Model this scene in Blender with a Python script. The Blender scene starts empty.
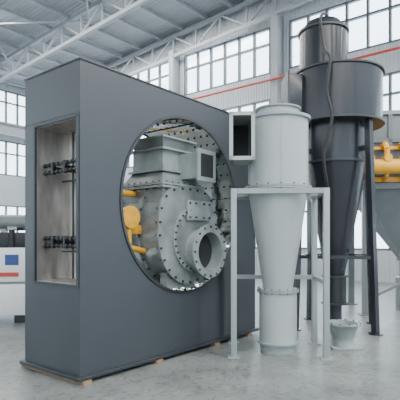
import bpy, bmesh, math
from mathutils import Vector, Matrix
PI=math.pi
ANG=math.atan2(.779,.627)

# ---------------------------------------------------------------- materials
def mat(name,col,rough=.5,metal=0.0,noise=0.0,nscale=6,bump=0.0,bscale=20,coat=0.0,stretch=None):
    m=bpy.data.materials.new(name); m.use_nodes=True
    nt=m.node_tree; b=nt.nodes['Principled BSDF']
    b.inputs['Base Color'].default_value=(*col,1); b.inputs['Roughness'].default_value=rough
    b.inputs['Metallic'].default_value=metal; b.inputs['Coat Weight'].default_value=coat
    tc=nt.nodes.new('ShaderNodeTexCoord'); mp=nt.nodes.new('ShaderNodeMapping')
    nt.links.new(tc.outputs['Object'],mp.inputs['Vector'])
    if stretch: mp.inputs['Scale'].default_value=stretch
    if noise>0:
        n=nt.nodes.new('ShaderNodeTexNoise'); n.inputs['Scale'].default_value=nscale; n.inputs['Detail'].default_value=5
        nt.links.new(mp.outputs['Vector'],n.inputs['Vector'])
        r=nt.nodes.new('ShaderNodeValToRGB')
        r.color_ramp.elements[0].position=.3; r.color_ramp.elements[1].position=.7
        r.color_ramp.elements[0].color=(*[c*(1-noise) for c in col],1)
        r.color_ramp.elements[1].color=(*[min(1,c*(1+noise)) for c in col],1)
        nt.links.new(n.outputs['Fac'],r.inputs['Fac']); nt.links.new(r.outputs['Color'],b.inputs['Base Color'])
    if bump>0:
        n2=nt.nodes.new('ShaderNodeTexNoise'); n2.inputs['Scale'].default_value=bscale
        nt.links.new(mp.outputs['Vector'],n2.inputs['Vector'])
        bp=nt.nodes.new('ShaderNodeBump'); bp.inputs['Strength'].default_value=bump; bp.inputs['Distance'].default_value=.05
        nt.links.new(n2.outputs['Fac'],bp.inputs['Height']); nt.links.new(bp.outputs['Normal'],b.inputs['Normal'])
    return m
def corr(name,col,scale,axis='X',rough=.5,dist=.05):
    m=mat(name,col,rough,noise=.04,nscale=.6)
    nt=m.node_tree; b=nt.nodes['Principled BSDF']
    w=nt.nodes.new('ShaderNodeTexWave'); w.bands_direction=axis; w.inputs['Scale'].default_value=scale
    tc=nt.nodes.new('ShaderNodeTexCoord'); nt.links.new(tc.outputs['Object'],w.inputs['Vector'])
    bp=nt.nodes.new('ShaderNodeBump'); bp.inputs['Distance'].default_value=dist; bp.inputs['Strength'].default_value=.6
    nt.links.new(w.outputs['Fac'],bp.inputs['Height']); nt.links.new(bp.outputs['Normal'],b.inputs['Normal'])
    return m
SLATE=mat('slate_paint',(.036,.042,.050),.38,noise=.06,nscale=1.2)
SLATE_D=mat('slate_dark_paint',(.022,.027,.033),.45,noise=.06,nscale=2)
LGREY=mat('light_grey_paint',(.33,.37,.37),.4,noise=.05,nscale=3)
LGREY2=mat('light_grey_paint_b',(.25,.29,.30),.42,noise=.06,nscale=3)
MGREY=mat('mid_grey_paint',(.16,.18,.18),.28,noise=.3,nscale=4,bump=.1,bscale=6)
MGREY2=mat('mid_grey_paint_b',(.22,.25,.25),.28,noise=.22,nscale=4)
CGREY=mat('collector_grey_paint',(.13,.15,.16),.4,noise=.1,nscale=3)
NAVY=mat('dark_blue_grey_paint',(.018,.021,.027),.25,noise=.1,nscale=2)
BLACK=mat('black_steel',(.012,.013,.015),.5,noise=.1)
HOSE=mat('rubber_hose',(.012,.012,.013),.6,noise=.1)
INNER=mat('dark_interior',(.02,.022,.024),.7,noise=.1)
STEEL=mat('brushed_stainless_sheet',(.56,.53,.50),.36,.9,noise=.26,nscale=3,bump=.25,bscale=4,stretch=(3,6,.8))
MIRROR=mat('polished_stainless',(.42,.45,.45),.08,1.0,noise=.12,bump=.20,bscale=3)
RIVET=mat('bolt_steel',(.06,.065,.07),.3,.8,noise=.05)
YEL=mat('yellow_paint',(.80,.40,.02),.4,noise=.10)
YELD=mat('yellow_paint_worn',(.66,.33,.02),.5,noise=.2,nscale=8)
WHITE=mat('white_paint',(.75,.76,.76),.4,noise=.03)
BLUE=mat('blue_panel',(.02,.06,.22),.4,noise=.03)
RED=mat('red_paint',(.45,.05,.03),.4,noise=.05)
WOOD=mat('timber',(.22,.15,.09),.7,noise=.3,nscale=5,stretch=(1,8,8))
BEAM=mat('beam_paint',(.30,.32,.34),.5,noise=.06,nscale=2)
FLOOR=mat('epoxy_floor',(.18,.195,.188),.36,noise=.22,nscale=1.6,bump=.03,bscale=3)
WALL=corr('wall_cladding',(.44,.47,.49),2.2,'Y')
WALLB=corr('wall_cladding_b',(.44,.47,.49),2.2,'X')
ROOF=corr('roof_cladding',(.30,.32,.34),1.6,'X')
FRAME=mat('window_frame_paint',(.10,.12,.14),.5,noise=.05)
def glassm():
    m=bpy.data.materials.new('window_glass'); m.use_nodes=True; nt=m.node_tree
    nt.nodes.clear(); o=nt.nodes.new('ShaderNodeOutputMaterial'); t=nt.nodes.new('ShaderNodeBsdfTransparent')
    g=nt.nodes.new('ShaderNodeBsdfGlossy'); g.inputs['Roughness'].default_value=.1
    n=nt.nodes.new('ShaderNodeTexNoise'); n.inputs['Scale'].default_value=.4
    r=nt.nodes.new('ShaderNodeValToRGB'); r.color_ramp.elements[0].color=(.55,.62,.66,1); r.color_ramp.elements[1].color=(.95,.97,1,1)
    nt.links.new(n.outputs['Fac'],r.inputs['Fac']); nt.links.new(r.outputs['Color'],t.inputs['Color'])
    x=nt.nodes.new('ShaderNodeMixShader'); x.inputs[0].default_value=.08
    nt.links.new(t.outputs[0],x.inputs[1]); nt.links.new(g.outputs[0],x.inputs[2]); nt.links.new(x.outputs[0],o.inputs[0])
    return m
GLASS=glassm()
nt=FLOOR.node_tree; bsdf=nt.nodes['Principled BSDF']; src=bsdf.inputs['Base Color'].links[0].from_socket
tc=nt.nodes.new('ShaderNodeTexCoord'); n=nt.nodes.new('ShaderNodeTexNoise'); n.inputs['Scale'].default_value=9; n.inputs['Detail'].default_value=8; n.inputs['Distortion'].default_value=1.5
nt.links.new(tc.outputs['Object'],n.inputs['Vector'])
r=nt.nodes.new('ShaderNodeValToRGB'); r.color_ramp.elements[0].position=.36; r.color_ramp.elements[0].color=(.62,.62,.62,1); r.color_ramp.elements[1].position=.5; r.color_ramp.elements[1].color=(1,1,1,1)
nt.links.new(n.outputs['Fac'],r.inputs['Fac']); mx=nt.nodes.new('ShaderNodeMixRGB'); mx.blend_type='MULTIPLY'; mx.inputs[0].default_value=1
nt.links.new(src,mx.inputs[1]); nt.links.new(r.outputs['Color'],mx.inputs[2]); nt.links.new(mx.outputs[0],bsdf.inputs['Base Color'])

# ---------------------------------------------------------------- mesh builder
class M:
    def __init__(s): s.bm=bmesh.new(); s.mats=[]
    def mi(s,m):
        if m not in s.mats: s.mats.append(m)
        return s.mats.index(m)
    def fin(s,fs,m,smooth=False):
        i=s.mi(m)
        for f in fs: f.material_index=i; f.smooth=smooth
    def box(s,a,b,m,mt=None,bev=0):
        x0,y0,z0=a; x1,y1,z1=b
        c=[(x0,y0,z0),(x1,y0,z0),(x1,y1,z0),(x0,y1,z0),(x0,y0,z1),(x1,y0,z1),(x1,y1,z1),(x0,y1,z1)]
        v=[s.bm.verts.new(mt@Vector(p) if mt else p) for p in c]
        fs=[s.bm.faces.new([v[i] for i in q]) for q in ((0,3,2,1),(4,5,6,7),(0,1,5,4),(1,2,6,5),(2,3,7,6),(3,0,4,7))]
        s.fin(fs,m)
        if bev:
            es=list({e for f in fs for e in f.edges})
            r=bmesh.ops.bevel(s.bm,geom=es,offset=bev,segments=2,affect='EDGES',profile=.5)
            s.fin(r['faces'],m)
    def rev(s,prof,c,m,seg=48,axis='Z',cap=True,a0=0,a1=2*PI):
        full=abs(a1-a0-2*PI)<1e-6; n=seg if full else seg+1
        rings=[]
        for r,z in prof:
            ring=[]
            for k in range(n):
                a=a0+(a1-a0)*k/seg; p=Vector((r*math.cos(a),r*math.sin(a),z))
                if axis=='Y': p=Vector((p.x,-p.z,p.y))
                if axis=='X': p=Vector((p.z,p.x,p.y))
                ring.append(s.bm.verts.new(p+Vector(c)))
            rings.append(ring)
        fs=[]
        for i in range(len(rings)-1):
            for k in range(seg):
                k2=(k+1)%n
                fs.append(s.bm.faces.new([rings[i][k],rings[i][k2],rings[i+1][k2],rings[i+1][k]]))
        s.fin(fs,m,True)
        if cap and full:
            s.fin([s.bm.faces.new(rings[0][::-1]),s.bm.faces.new(rings[-1])],m)
    def cyl(s,r,z0,z1,c,m,seg=48,axis='Z'): s.rev([(r,z0),(r,z1)],c,m,seg,axis)
    def rod(s,p,q,r,m,seg=12):
        p=Vector(p);q=Vector(q);d=q-p;L=d.length
        mt=Matrix.Translation(p)@d.to_track_quat('Z','Y').to_matrix().to_4x4()
        rs=[]
        for z in (0,L): rs.append([s.bm.verts.new(mt@Vector((r*math.cos(2*PI*k/seg),r*math.sin(2*PI*k/seg),z))) for k in range(seg)])
        fs=[s.bm.faces.new([rs[0][k],rs[0][(k+1)%seg],rs[1][(k+1)%seg],rs[1][k]]) for k in range(seg)]
        s.fin(fs,m,True); s.fin([s.bm.faces.new(rs[0][::-1]),s.bm.faces.new(rs[1])],m)
    def bar(s,p,q,w,h,m):
        p=Vector(p);q=Vector(q);d=q-p;L=d.length
        mt=Matrix.Translation(p)@d.to_track_quat('Z','Y').to_matrix().to_4x4()
        s.box((-w/2,-h/2,0),(w/2,h/2,L),m,mt)
    def poly(s,pts,m,smooth=False):
        f=s.bm.faces.new([s.bm.verts.new(p) for p in pts]); s.fin([f],m,smooth)
    def tube(s,pts,r,m,seg=14):
        for a,b in zip(pts[:-1],pts[1:]): s.rod(a,b,r,m,seg)
    def obj(s,name,loc=(0,0,0),rz=0,parent=None,recalc=True):
        if recalc: bmesh.ops.recalc_face_normals(s.bm,faces=s.bm.faces)
        me=bpy.data.meshes.new(name); s.bm.to_mesh(me); s.bm.free()
        for m in s.mats: me.materials.append(m)
        o=bpy.data.objects.new(name,me); bpy.context.scene.collection.objects.link(o)
        o.location=loc; o.rotation_euler=(0,0,rz)
        if parent: o.parent=parent
        me.set_sharp_from_angle(angle=math.radians(35))
        return o
def frust(mm,a,b,z0,z1,mt_):
    (ax0,ay0,ax1,ay1),(bx0,by0,bx1,by1)=a,b
    P=[(ax0,ay0,z0),(ax1,ay0,z0),(ax1,ay1,z0),(ax0,ay1,z0)];Q=[(bx0,by0,z1),(bx1,by0,z1),(bx1,by1,z1),(bx0,by1,z1)]
    for k in range(4): mm.poly([P[k],P[(k+1)%4],Q[(k+1)%4],Q[k]],mt_)
    mm.poly(P,mt_)
def smooth_path(pts,n=6):
    out=[]; P=[Vector(p) for p in pts]
    for i in range(len(P)-1):
        p0=P[max(0,i-1)];p1=P[i];p2=P[i+1];p3=P[min(len(P)-1,i+2)]
        for k in range(n):
            t=k/n
            out.append(.5*((2*p1)+(p2-p0)*t+(2*p0-5*p1+4*p2-p3)*t*t+(-p0+3*p1-3*p2+p3)*t**3))
    out.append(P[-1]); return out

# ---------------------------------------------------------------- hall
U0,U1,V0,V1=-16,18,-14,28; EV=11.5; RG=12.9; VM=7.0
m=M(); m.box((U0,V0,-.2),(U1,V1,0),FLOOR); m.obj('floor',rz=ANG)
def band_wall(name,fixed,a,b,axis,thick,gable,cmat,colstep=6.0):
    m=M(); w=M()
    def bx(mm,s0,s1,z0,z1,mtl,t0=0,t1=thick):
        if axis=='v': mm.box((min(fixed+t0,fixed+t1),s0,z0),(max(fixed+t0,fixed+t1),s1,z1),mtl)
        else: mm.box((s0,min(fixed+t0,fixed+t1),z0),(s1,max(fixed+t0,fixed+t1),z1),mtl)
    for z0,z1 in ((0,1.2),(3.8,5.7),(7.9,9.0),(11.1,EV)): bx(m,a,b,z0,z1,cmat)
    n=int(round((b-a)/colstep)); st=(b-a)/n
    for zz0,zz1 in ((1.2,3.8),(5.7,7.9),(9.0,11.1)):
        for i in range(n+1):
            c=a+i*st; bx(m,max(a,c-.5),min(b,c+.5),zz0,zz1,cmat)
        for i in range(n):
            s0=a+i*st+.5; s1=a+(i+1)*st-.5
            k=6
            for j in range(k+1):
                x=s0+(s1-s0)*j/k; bx(w,x-.045,x+.045,zz0,zz1,FRAME,0,thick*.6)
            for z in (zz0+.04,(zz0+zz1)/2+.3,zz1-.04): bx(w,s0,s1,z-.04,z+.04,FRAME,0,thick*.55)
            bx(w,s0,s1,zz0,zz1,GLASS,thick*.3,thick*.34)
    if gable:
        t0,t1=fixed,fixed+thick
        for t in (t0,t1): m.poly([(t,V0,EV),(t,V1,EV),(t,VM,RG)],cmat)
    m.obj('wall_'+name,rz=ANG); w.obj('window_'+{'far':'1','left':'2','near':'3','right':'4'}[name],rz=ANG)
band_wall('far',U1,V0,V1,'v',.25,True,WALL)
band_wall('near',U0,V0,V1,'v',-.25,True,WALL)
band_wall('left',V1,U0,U1,'u',.25,False,WALLB)
band_wall('right',V0,U0,U1,'u',-.25,False,WALLB)
m=M()
for va,vb,za,zb in ((V0-.3,VM,EV-.02,RG),(VM,V1+.3,RG,EV-.02)):
    m.poly([(U0-.3,va,za),(U1+.3,va,za),(U1+.3,vb,zb),(U0-.3,vb,zb)],ROOF)
m.obj('ceiling',rz=ANG,recalc=False)
def rz_at(v): return RG-(RG-EV)*abs(v-VM)/(VM-V0)
m=M()
for u in (-15.6,-10,-4,2,8,13,17.6):
    for v in (V0+.35,V1-.35):
        m.box((u-.18,v-.25,0),(u+.18,v-.21,EV-.4),BEAM); m.box((u-.18,v+.21,0),(u+.18,v+.25,EV-.4),BEAM); m.box((u-.02,v-.21,0),(u+.02,v+.21,EV-.4),BEAM)
    for va,vb in ((V0+.2,VM),(VM,V1-.2)):
        za,zb=rz_at(va)-.3,rz_at(vb)-.3
        L=14
        for k in range(L):
            t0=k/L;t1=(k+1)/L
            p0=(u,va+(vb-va)*t0,za+(zb-za)*t0); p1=(u,va+(vb-va)*t1,za+(zb-za)*t1)
            q0=(p0[0],p0[1],p0[2]-1.0); q1=(p1[0],p1[1],p1[2]-1.0)
            m.bar(p0,p1,.18,.18,BEAM); m.bar(q0,q1,.16,.16,BEAM)
            if k%2==0: m.bar(p0,q1,.08,.08,BEAM)
            else: m.bar(q0,p1,.08,.08,BEAM)
            m.bar(p0,q0,.06,.06,BEAM)
for k in range(28):
    v=V0+.8+k*(V1-V0-1.6)/27; z=rz_at(v)-.14
    m.box((U0,v-.05,z-.1),(U1,v+.05,z+.05),BEAM)
for u in (-7,5,10.5):
    for v in (14,21):
        m.rod((u-3,v+3.5,rz_at(v+3.5)-.4),(u+3,v-3.5,rz_at(v-3.5)-.4),.04,BEAM,8); m.rod((u+3,v+3.5,rz_at(v+3.5)-.4),(u-3,v-3.5,rz_at(v-3.5)-.4),.04,BEAM,8)
for k in range(8):
    v=V0+k*6.0
    m.box((U1-.5,max(V0,v-.16),0),(U1-.02,min(V1,v+.16),EV-.2),BEAM)
for v in (V1-.9,V0+.9):
    m.box((U0,v-.2,8.1),(U1,v+.2,8.16),BEAM); m.box((U0,v-.2,8.7),(U1,v+.2,8.76),BEAM); m.box((U0,v-.02,8.16),(U1,v+.02,8.7),BEAM)
m.obj('steel_roof_truss',rz=ANG)
m=M()
m.rod((U1-.6,V0+1,8.5),(U1-.6,V1-1.5,8.5),.05,RED)
m.obj('fire_sprinkler_pipe',rz=ANG)

def fill_lamp(i,u,v,su,sv,p):  # area lamp added below the closed roof to brighten hall and cabinet front
    z=rz_at(v)-.32
    x,y=Matrix.Rotation(ANG,2)@Vector((u,v))
    l=bpy.data.lights.new('fill_lamp_%d'%i,'AREA'); l.shape='RECTANGLE'; l.size=su; l.size_y=sv; l.energy=p; l.color=(1,.985,.96)
    o=bpy.data.objects.new('fill_lamp_%d'%i,l); bpy.context.scene.collection.objects.link(o)
    o.location=(x,y,z); sl=math.atan((RG-EV)/21)*(1 if v<VM else -1)
    o.rotation_euler=(sl,0,ANG)
i=1
for u in (-13,-7,-1,5,10.5,15.5):
    for v in (-5,18):
        fill_lamp(i,u,v,1.4,12,(1600 if u in(-1,5) else 1100) if v<0 else (1150 if u>0 else 350)); i+=1

w=bpy.data.worlds.new('World'); bpy.context.scene.world=w; w.use_nodes=True
w.node_tree.nodes['Background'].inputs[0].default_value=(.93,.97,1,1); w.node_tree.nodes['Background'].inputs[1].default_value=11.0

# ---------------------------------------------------------------- blast cabinet (big box)
L,T,Hh=3.62,1.12,3.6; RD=.5
m=M(); b=.012
cx,cz,R=1.81,2.09,1.22
X0,X1,Z0,Z1=RD,L,.06,Hh
angs=sorted([2*PI*k/96 for k in range(96)]+[math.atan2(z-cz,x-cx)%(2*PI) for x in (X0,X1) for z in (Z0,Z1)])
def edge(a):
    dx,dz=math.cos(a),math.sin(a); ts=[]
    if dx>1e-9: ts.append((X1-cx)/dx)
    if dx<-1e-9: ts.append((X0-cx)/dx)
    if dz>1e-9: ts.append((Z1-cz)/dz)
    if dz<-1e-9: ts.append((Z0-cz)/dz)
    t=min(ts); return (cx+dx*t,cz+dz*t)
n=len(angs)
for k in range(n):
    a,a2=angs[k],angs[(k+1)%n]; e,e2=edge(a),edge(a2)
    c1=(cx+R*math.cos(a),cz+R*math.sin(a)); c2=(cx+R*math.cos(a2),cz+R*math.sin(a2))
    for y in (0,T): m.poly([(e[0],y,e[1]),(e2[0],y,e2[1]),(c2[0],y,c2[1]),(c1[0],y,c1[1])],SLATE)
m.poly([(X1,0,Z0),(X1,T,Z0),(X1,T,Z1),(X1,0,Z1)],SLATE)
m.poly([(X0,0,Z1),(X1,0,Z1),(X1,T,Z1),(X0,T,Z1)],SLATE)
m.poly([(X0,0,Z0),(X1,0,Z0),(X1,T,Z0),(X0,T,Z0)],SLATE)
m.box((0,0,.06),(RD,T,1.1),SLATE); m.box((0,0,2.97),(RD,T,Hh),SLATE)
m.box((0,0,1.1),(RD,.045,2.97),SLATE); m.box((0,.87,1.1),(RD,T,2.97),SLATE)
m.rev([(R-.004,0.0),(R-.004,-T)],(cx,0,cz),MIRROR,96,'Y',cap=False)
for y in (0,-T+.02): m.rev([(R-.02,y+.0),(R-.02,y+.015),(R+.015,y+.015),(R+.015,y)],(cx,0,cz),RIVET,96,'Y',cap=False)
for j in range(9):
    y=.06+j*.125
    for k in range(40):
        a=2*PI*k/40
        p=Vector((cx+(R-.004)*math.cos(a),y,cz+(R-.004)*math.sin(a))); d=Vector((-math.cos(a),0,-math.sin(a)))
        m.rod(p,p+d*.014,.016,RIVET,6)
for k in range(10):
    a=2*PI*k/10+.15; ca,sa=math.cos(a),math.sin(a)
    m.bar((cx+(R-.008)*ca,0.01,cz+(R-.008)*sa),(cx+(R-.008)*ca,T-.01,cz+(R-.008)*sa),.012,.012,RIVET)
m.box((RD-.03,.045,1.1),(RD-.005,.87,2.97),STEEL)
m.box((.01,.862,1.1),(RD-.03,.869,2.97),STEEL)
m.box((.01,.045,1.1),(RD-.03,.05,2.97),STEEL)
m.box((.01,.05,1.1),(RD-.03,.862,1.108),STEEL); m.box((.01,.05,2.962),(RD-.03,.862,2.97),STEEL)
for a,c in (((-.02,.03,1.07),(0,.89,1.1)),((-.02,.03,2.97),(0,.89,3.0)),((-.02,.87,1.07),(0,.90,3.0)),((-.02,.01,1.07),(0,.045,3.0))):
    m.box(a,c,SLATE_D)
for y in (.16,.32,.50,.68):
    m.rod((.40,y,1.11),(.40,y,2.96),.013,RIVET)
m.box((.455,.55,1.11),(.47,.565,2.96),RIVET); m.box((.455,.26,1.11),(.47,.268,2.96),RIVET)
for z in (1.53,1.62,2.42,2.51):
    m.rod((.10,.05,z),(.10,.86,z),.016,BLACK)
    for k in range(9):
        y=.10+k*.09
        m.rod((.10,y-.012,z),(.10,y+.012,z),.028,RIVET)
for z in (1.575,2.465):
    for y in (.18,.42,.66):
        m.box((.08,y-.02,z-.075),(.12,y+.02,z+.075),BLACK); m.box((.10,y-.015,z-.02),(.47,y+.015,z+.02),BLACK)
    m.box((.36,.05,z-.13),(.38,.86,z-.11),RIVET)
m.box((-.05,-.05,.045),(L+.05,T+.05,.09),SLATE_D,bev=.008)
m.box((-.012,-.012,Hh),(L+.012,T+.012,Hh+.02),SLATE,bev=.004)
m.box((-.004,0,3.02),(0,T,3.03),SLATE_D)
m.obj('pipe_blasting_cabinet',(-1.325,5.1,0),ANG)
m=M()
for x in (.0,1.15,2.4,3.3): m.box((x,-.07,0),(x+.11,T+.08,.044),WOOD)
m.obj('timber_bearers',(-1.325,5.1,0),ANG)

# ---------------------------------------------------------------- blower housing standing in the port (same local frame)
m=M()
bx_,bz=1.86,1.66; yf,yb=-.04,.92
N=96; PW=3.2
def sup(a,rx,rz_):
    c_,s_=math.cos(a),math.sin(a)
    p=2.0 if (PI*.95<a<PI*1.6) else PW
    k=(abs(c_)**p+abs(s_)**p)**(-1/p); return (bx_+rx*k*c_,bz+rz_*k*s_)
outer=[sup(2*PI*k/N,.58,.62) for k in range(N)]
def sc(s): return [(bx_+(x-bx_)*s,bz+(z-bz)*s) for x,z in outer]
o1=sc(1); of=sc(1.10); oi=sc(.3)
rings=[(oi,yf+.02),(o1,yf+.02),(of,yf+.02),(of,yf+.055),(o1,yf+.055),(o1,.38),(of,.38),(of,.43),(o1,.43),(o1,yb-.06),(of,yb-.06),(of,yb),(o1,yb)]
V=[[m.bm.verts.new((x,y,z)) for x,z in r] for r,y in rings]
fs=[]
for i in range(len(V)-1):
    for k in range(N): fs.append(m.bm.faces.new([V[i][k],V[i][(k+1)%N],V[i+1][(k+1)%N],V[i+1][k]]))
m.fin(fs,MGREY,True); m.fin([m.bm.faces.new(V[-1]),m.bm.faces.new(V[0][::-1])],MGREY)
for yy in (yf+.0,.36,yb-.08):
    for k in range(0,N,4):
        x,z=sc(1.055)[k]; m.rod((x,yy,z),(x,yy+.09,z),.017,RIVET,6)
for (r0,r1,a0,a1) in ((.40,.45,PI*.55,PI*1.45),):
    m.rev([(r0,-yf-.02),(r0,-yf+.01),(r1,-yf+.01),(r1,-yf-.02)],(bx_+.08,0,bz-.05),MGREY2,30,'Y',cap=False,a0=a0,a1=a1)
    for k in range(13):
        a=a0+(a1-a0)*(k+.5)/13; m.rod((bx_+.08+.425*math.cos(a),yf-.03,bz-.05+.425*math.sin(a)),(bx_+.08+.425*math.cos(a),yf,bz-.05+.425*math.sin(a)),.014,RIVET,6)
m.box((bx_-.1,yf-.03,bz+.22),(bx_+.42,yf+.02,bz+.5),MGREY2,bev=.008)
for x in (bx_-.06,bx_+.07,bx_+.25,bx_+.38):
    for z in (bz+.26,bz+.46): m.rod((x,yf-.05,z),(x,yf-.02,z),.014,RIVET,6)
ex,ez=bx_+.20,bz-.22
m.rev([(.31,-yf-.02),(.31,-yf+.16),(.38,-yf+.16),(.38,-yf+.195),(.27,-yf+.195),(.27,-yf-.02)],(ex,0,ez),MGREY2,48,'Y',cap=False)
m.rev([(.275,-yf-.0),(.275,-yf+.01)],(ex,0,ez),INNER,32,'Y')
for k in range(16):
    a=2*PI*k/16; m.rod((ex+.35*math.cos(a),yf-.21,ez+.35*math.sin(a)),(ex+.35*math.cos(a),yf-.14,ez+.35*math.sin(a)),.015,RIVET,6)
ux,uy=1.78,.44
def sq(h,z0,z1,mt_): m.box((ux-h,uy-h,z0),(ux+h,uy+h,z1),mt_)
m.box((ux-.42,uy-.40,1.9),(ux+.42,uy+.40,2.32),MGREY)
m.box((ux-.46,uy-.44,2.31),(ux+.46,uy+.44,2.34),MGREY2); m.box((ux-.46,uy-.44,2.35),(ux+.46,uy+.44,2.38),MGREY2)
frust(m,(ux-.42,uy-.40,ux+.42,uy+.40),(ux-.30,uy-.30,ux+.30,uy+.30),2.38,2.56,MGREY)
sq(.35,2.55,2.58,MGREY2); sq(.30,2.58,2.86,MGREY2); sq(.35,2.85,2.88,MGREY2)
frust(m,(ux-.28,uy-.28,ux+.28,uy+.28),(ux-.34,uy-.34,ux+.34,uy+.34),2.88,3.02,MGREY)
m.box((ux-.36,uy-.36,3.01),(ux+.36,uy+.36,3.035),MGREY2)
for k in range(7):
    t_=-.36+k*.12
    m.rod((ux+t_,uy-.42,2.29),(ux+t_,uy-.42,2.40),.013,RIVET,6); m.rod((ux-.44,uy+t_,2.29),(ux-.44,uy+t_,2.40),.013,RIVET,6)
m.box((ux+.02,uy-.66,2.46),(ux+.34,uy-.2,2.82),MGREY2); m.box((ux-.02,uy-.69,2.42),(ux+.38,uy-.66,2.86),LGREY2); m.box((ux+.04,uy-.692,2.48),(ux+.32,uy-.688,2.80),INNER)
for y in (.05,.7): m.box((bx_-.4,y,.93),(bx_+.2,y+.12,1.15),MGREY)
m.rod((1.02,.30,1.90),(1.02,.72,1.90),.13,YELD,24); m.rod((1.02,.27,1.90),(1.02,.30,1.90),.15,YELD,24); m.box((.98,.36,1.68),(1.3,.66,1.80),YELD,bev=.01)
m.rod((1.02,.33,1.5),(1.02,.33,1.8),.04,YELD)
m.rod((1.02,.33,1.5),(1.3,.33,1.45),.04,YELD)
m.rod((1.12,.6,2.25),(1.40,.6,2.25),.045,YELD)
m.obj('centrifugal_blower',(-1.325,5.1,0),ANG)

# ---------------------------------------------------------------- light grey cyclone
cx,cy=1.13,6.7
m=M(); c=(0,0,0); r=.43
m.rev([(r,2.36),(r,3.33)],c,LGREY,64)
m.cyl(r+.035,3.31,3.35,c,LGREY2,64); m.cyl(.3,3.35,3.47,c,LGREY,48); m.cyl(.33,3.47,3.49,c,LGREY2,48)
m.cyl(r+.05,2.34,2.365,c,LGREY2,64); m.cyl(r+.05,2.31,2.335,c,LGREY2,64)
m.rev([(.21,.90),(r,2.33)],c,LGREY,64)
for z in (.88,.855): m.cyl(.30,z,z+.02,c,LGREY2,48)
m.rev([(.27,.14),(.27,.855)],c,LGREY,48); m.cyl(.3,.12,.145,c,LGREY2,48); m.rev([(.27,.12),(.25,.02),(.25,0)],c,LGREY2,32)
for k in range(16):
    a=2*PI*k/16; m.rod(((r+.03)*math.cos(a),(r+.03)*math.sin(a),2.295),((r+.03)*math.cos(a),(r+.03)*math.sin(a),2.385),.012,RIVET,8)
    m.rod((.285*math.cos(a),.285*math.sin(a),.84),(.285*math.cos(a),.285*math.sin(a),.915),.009,RIVET,6)
m.box((-.005,-r-.004,2.37),(.005,-r+.01,3.3),LGREY2)
x0,x1=-.70,-.36; z0,z1=2.66,3.3; y0=-.62
t=.015
for a,d in (((x0+.03,y0,z0+.03),(x0+.03+t,.0,z1-.03)),((x1-.03-t,y0,z0+.03),(x1-.03,-.1,z1-.03)),((x0+.03,y0,z0+.03),(x1-.03,0.0,z0+.03+t)),((x0+.03,y0,z1-.03-t),(x1-.03,0,z1-.03))):
    m.box(a,d,LGREY)
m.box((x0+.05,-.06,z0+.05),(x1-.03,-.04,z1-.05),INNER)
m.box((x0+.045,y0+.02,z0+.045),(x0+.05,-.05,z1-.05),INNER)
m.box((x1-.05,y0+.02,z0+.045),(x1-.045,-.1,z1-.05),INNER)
m.box((x0+.03,-.02,z0+.03),(-.2,0.02,z1-.03),LGREY)
f=.05
for a,d in (((x0,y0-.02,z0),(x0+f,y0,z1)),((x1-f,y0-.02,z0),(x1,y0,z1)),((x0,y0-.02,z0),(x1,y0,z0+f)),((x0,y0-.02,z1-f),(x1,y0,z1))): m.box(a,d,LGREY)
hy=.45; XL,XR=-.64,.60
for X in (XL,XR):
    for sy in (-1,1):
        m.box((X-.04,sy*hy-.04,.02),(X+.04,sy*hy+.04,2.30),LGREY2,bev=.006)
        m.box((X-.08,sy*hy-.08,0),(X+.08,sy*hy+.08,.02),LGREY2)
    m.box((X-.035,-hy,2.23),(X+.035,hy,2.30),LGREY2)
    m.box((X-.03,-hy,1.0),(X+.03,hy,1.06),LGREY2)
    s_=-1 if X<0 else 1
    m.box((min(X,s_*.40),-.04,2.23),(max(X,s_*.40),.04,2.31),LGREY2)
for sy in (-1,1): m.box((XL,sy*hy-.035,2.23),(XR,sy*hy+.035,2.30),LGREY2)
m.box((XL,hy-.03,1.0),(XR,hy+.03,1.06),LGREY2)
m.obj('cyclone_dust_separator',(cx,cy,0),math.radians(-4))

# ---------------------------------------------------------------- small collection hopper on floor
m=M()
m.rev([(.18,.012),(.15,.08),(.16,.14),(.23,.34),(.28,.34),(.28,.36),(.215,.36),(.145,.15),(.135,.08),(.135,.05)],c,MGREY2,40,cap=False)
m.box((-.22,-.22,0),(.22,.22,.02),LGREY2,bev=.004); m.cyl(.136,.05,.06,c,INNER,32)
for k in range(12):
    a=2*PI*k/12; m.cyl(.012,.36,.375,(.25*math.cos(a),.25*math.sin(a),0),RIVET,8)
m.obj('discharge_hopper',(2.15,6.95,0),.08)

# ---------------------------------------------------------------- dark cyclone
m=M()
m.rev([(.56,3.0),(.56,3.72)],c,NAVY,64)
m.rev([(.80,3.70),(.80,4.62)],(.03,0,0),NAVY,72)
for z in (3.68,4.60): m.cyl(.83,z,z+.03,(.03,0,0),SLATE_D,72)
m.rev([(.43,4.62),(.43,5.42)],(-.22,0,0),NAVY,56); m.cyl(.46,5.40,5.44,(-.22,0,0),SLATE_D,56)
m.rev([(.43,5.44),(.30,5.6)],(-.22,0,0),NAVY,56)
m.box((-.92,-.35,3.82),(-.5,.25,4.55),NAVY,bev=.01); m.box((-.95,-.38,3.78),(-.91,.28,4.6),SLATE_D)
m.cyl(.6,2.98,3.02,c,SLATE_D,64)
m.rev([(.17,.95),(.56,2.98)],c,NAVY,64); m.cyl(.24,.92,.95,c,SLATE_D); m.cyl(.2,.45,.92,c,NAVY,40); m.cyl(.25,.42,.45,c,SLATE_D); m.cyl(.12,0,.42,c,SLATE_D,24)
LA=(.35,1.9,3.5,5.3)
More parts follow.
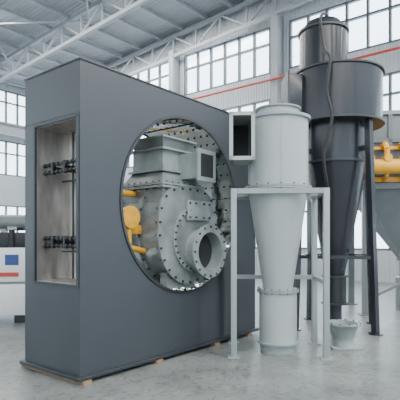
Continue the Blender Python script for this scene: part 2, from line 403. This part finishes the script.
for a in LA:
    m.bar((.86*math.cos(a),.86*math.sin(a),0.02),(.72*math.cos(a),.72*math.sin(a),3.68),.1,.1,NAVY)
    m.cyl(.12,0,.02,(.86*math.cos(a),.86*math.sin(a),0),NAVY,16)
    m.bar((.73*math.cos(a),.73*math.sin(a),3.2),(.5*math.cos(a),.5*math.sin(a),3.2),.08,.08,NAVY)
A=[(.82*math.cos(a),.82*math.sin(a),1.3) for a in LA]
for p,q in zip(A,A[1:]+A[:1]): m.bar(p,q,.06,.06,NAVY)
m.tube(smooth_path([(-.1,0,5.62),(-.25,-.25,5.66),(-.38,-.42,5.5),(-.37,-.52,5.1),(-.36,-.62,4.85),(-.34,-.88,4.6),(-.40,-.90,4.1),(-.32,-.92,3.6),(-.44,-.86,3.1),(-.38,-.80,2.6),(-.27,-.62,2.3)]),.026,HOSE)
m.obj('large_cyclone_tower',(2.5,8.55,0),0)

# ---------------------------------------------------------------- dust collector on right
m=M()
W,D=2.4,1.8
m.box((0,0,2.75),(W,D,4.25),CGREY,bev=.01)
m.box((-.05,-.05,4.25),(W+.05,D+.05,4.33),LGREY2); m.box((-.06,-.06,3.66),(W+.06,D+.06,3.74),CGREY); m.box((-.07,-.07,2.68),(W+.07,D+.07,2.80),CGREY)
for x in (.0,.5,1.0,1.55,W-.08): m.box((x,-.06,2.8),(x+.08,0,4.25),CGREY)
frust(m,(1.0,.75,1.35,1.05),(.0,.0,W,D),1.15,2.68,CGREY)
m.cyl(.2,0.75,1.17,(1.18,.9,0),LGREY2,24); m.cyl(.26,1.13,1.18,(1.18,.9,0),MGREY,24); m.cyl(.28,0,.75,(1.18,.9,0),MGREY,24)
for x in (.06,W-.06):
    for y in (.06,D-.06): m.box((x-.07,y-.07,0),(x+.07,y+.07,2.68),CGREY); m.box((x-.14,y-.14,0),(x+.14,y+.14,.02),CGREY)
m.bar((.06,.06,.3),(W-.06,.06,1.5),.05,.05,CGREY)
m.rod((-.12,-.38,3.10),(2.3,-.38,3.10),.15,YEL,24); m.rod((-.16,-.38,3.10),(-.12,-.38,3.10),.18,YEL,24)
for k in range(7):
    x=.05+k*.34; m.tube([(x,-.38,3.2),(x,-.38,3.45),(x,-.26,3.58),(x,-.02,3.58)],.055,YEL); m.rod((x,-.52,3.26),(x,-.24,3.26),.08,YEL)
    m.tube([(x,-.38,3.05),(x,-.38,2.92),(x,-.1,2.86),(x,0.0,2.86)],.035,YEL)
m.box((-.1,-.1,2.82),(W,-.07,2.92),YEL); m.box((-.1,-.1,3.50),(W,-.07,3.56),YEL)
for x in (.25,2.0): m.box((x,-.36,2.95),(x+.06,0,3.0),LGREY2)
m.obj('baghouse_dust_collector',(3.48,9.85,0),math.radians(-8))

# ---------------------------------------------------------------- yellow support frame behind the cabinet
m=M()
for x in (0,1.5):
    m.box((x-.05,-.05,.02),(x+.05,.05,2.45),YELD); m.box((x-.15,-.15,0),(x+.15,.15,.02),YELD)
m.box((-.1,-.06,2.35),(1.6,.06,2.46),YELD); m.box((0,-.05,1.8),(1.5,.05,2.0),YELD)
m.bar((0,0,2.0),(.4,0,2.4),.06,.06,YELD); m.bar((1.5,0,2.0),(1.1,0,2.4),.06,.06,YELD)
m.obj('yellow_pipe_gantry',(-2.75,10.6,0),math.radians(12))

# ---------------------------------------------------------------- left: extruder line behind the cabinet
m=M()
m.box((-3.2,-.5,.15),(0,.5,.75),WHITE,bev=.02)
for x in (-3,-1.6,-.2): m.box((x-.1,-.45,0),(x+.1,.45,.15),BLACK)
m.box((-3.2,-.52,.80),(0,-.46,1.45),WHITE,bev=.01); m.box((-3.2,-.46,.75),(0,.5,1.4),LGREY,bev=.01)
m.box((-3.0,-.53,1.16),(-.55,-.52,1.28),BLUE); m.box((-.45,-.53,1.12),(-.2,-.52,1.32),BLUE); m.box((-.75,-.53,.9),(-.2,-.52,.98),RED)
m.box((-.9,-.3,1.45),(-.1,.4,1.75),BLACK,bev=.01)
for k in range(7): m.rod((-2.9+k*.42,-.3,1.45),(-2.9+k*.42,-.3,1.8),.06,BLACK); m.cyl(.09,1.8,1.86,(-2.9+k*.42,-.3,0),LGREY,16)
m.rod((-3.1,0,1.95),(-.1,0,1.95),.16,CGREY,24)
for x in (-2.6,-.6): m.box((x-.05,-.1,1.4),(x+.05,.1,1.85),LGREY2)
frust(m,(-1.7,-.12,-1.4,.12),(-2.0,-.4,-1.1,.4),2.1,2.7,YEL)
m.box((-1.65,-.1,1.95),(-1.45,.1,2.12),YEL)
m.obj('pipe_extruder',(-3.35,9.4,0),math.radians(8))

# ---------------------------------------------------------------- camera
cam=bpy.data.cameras.new('camera'); co=bpy.data.objects.new('camera',cam); bpy.context.scene.collection.objects.link(co)
co.location=(0,0,1.6); co.rotation_euler=(PI/2,0,0)
cam.sensor_width=36; cam.lens=36*462/400; cam.shift_y=.10
bpy.context.scene.camera=co
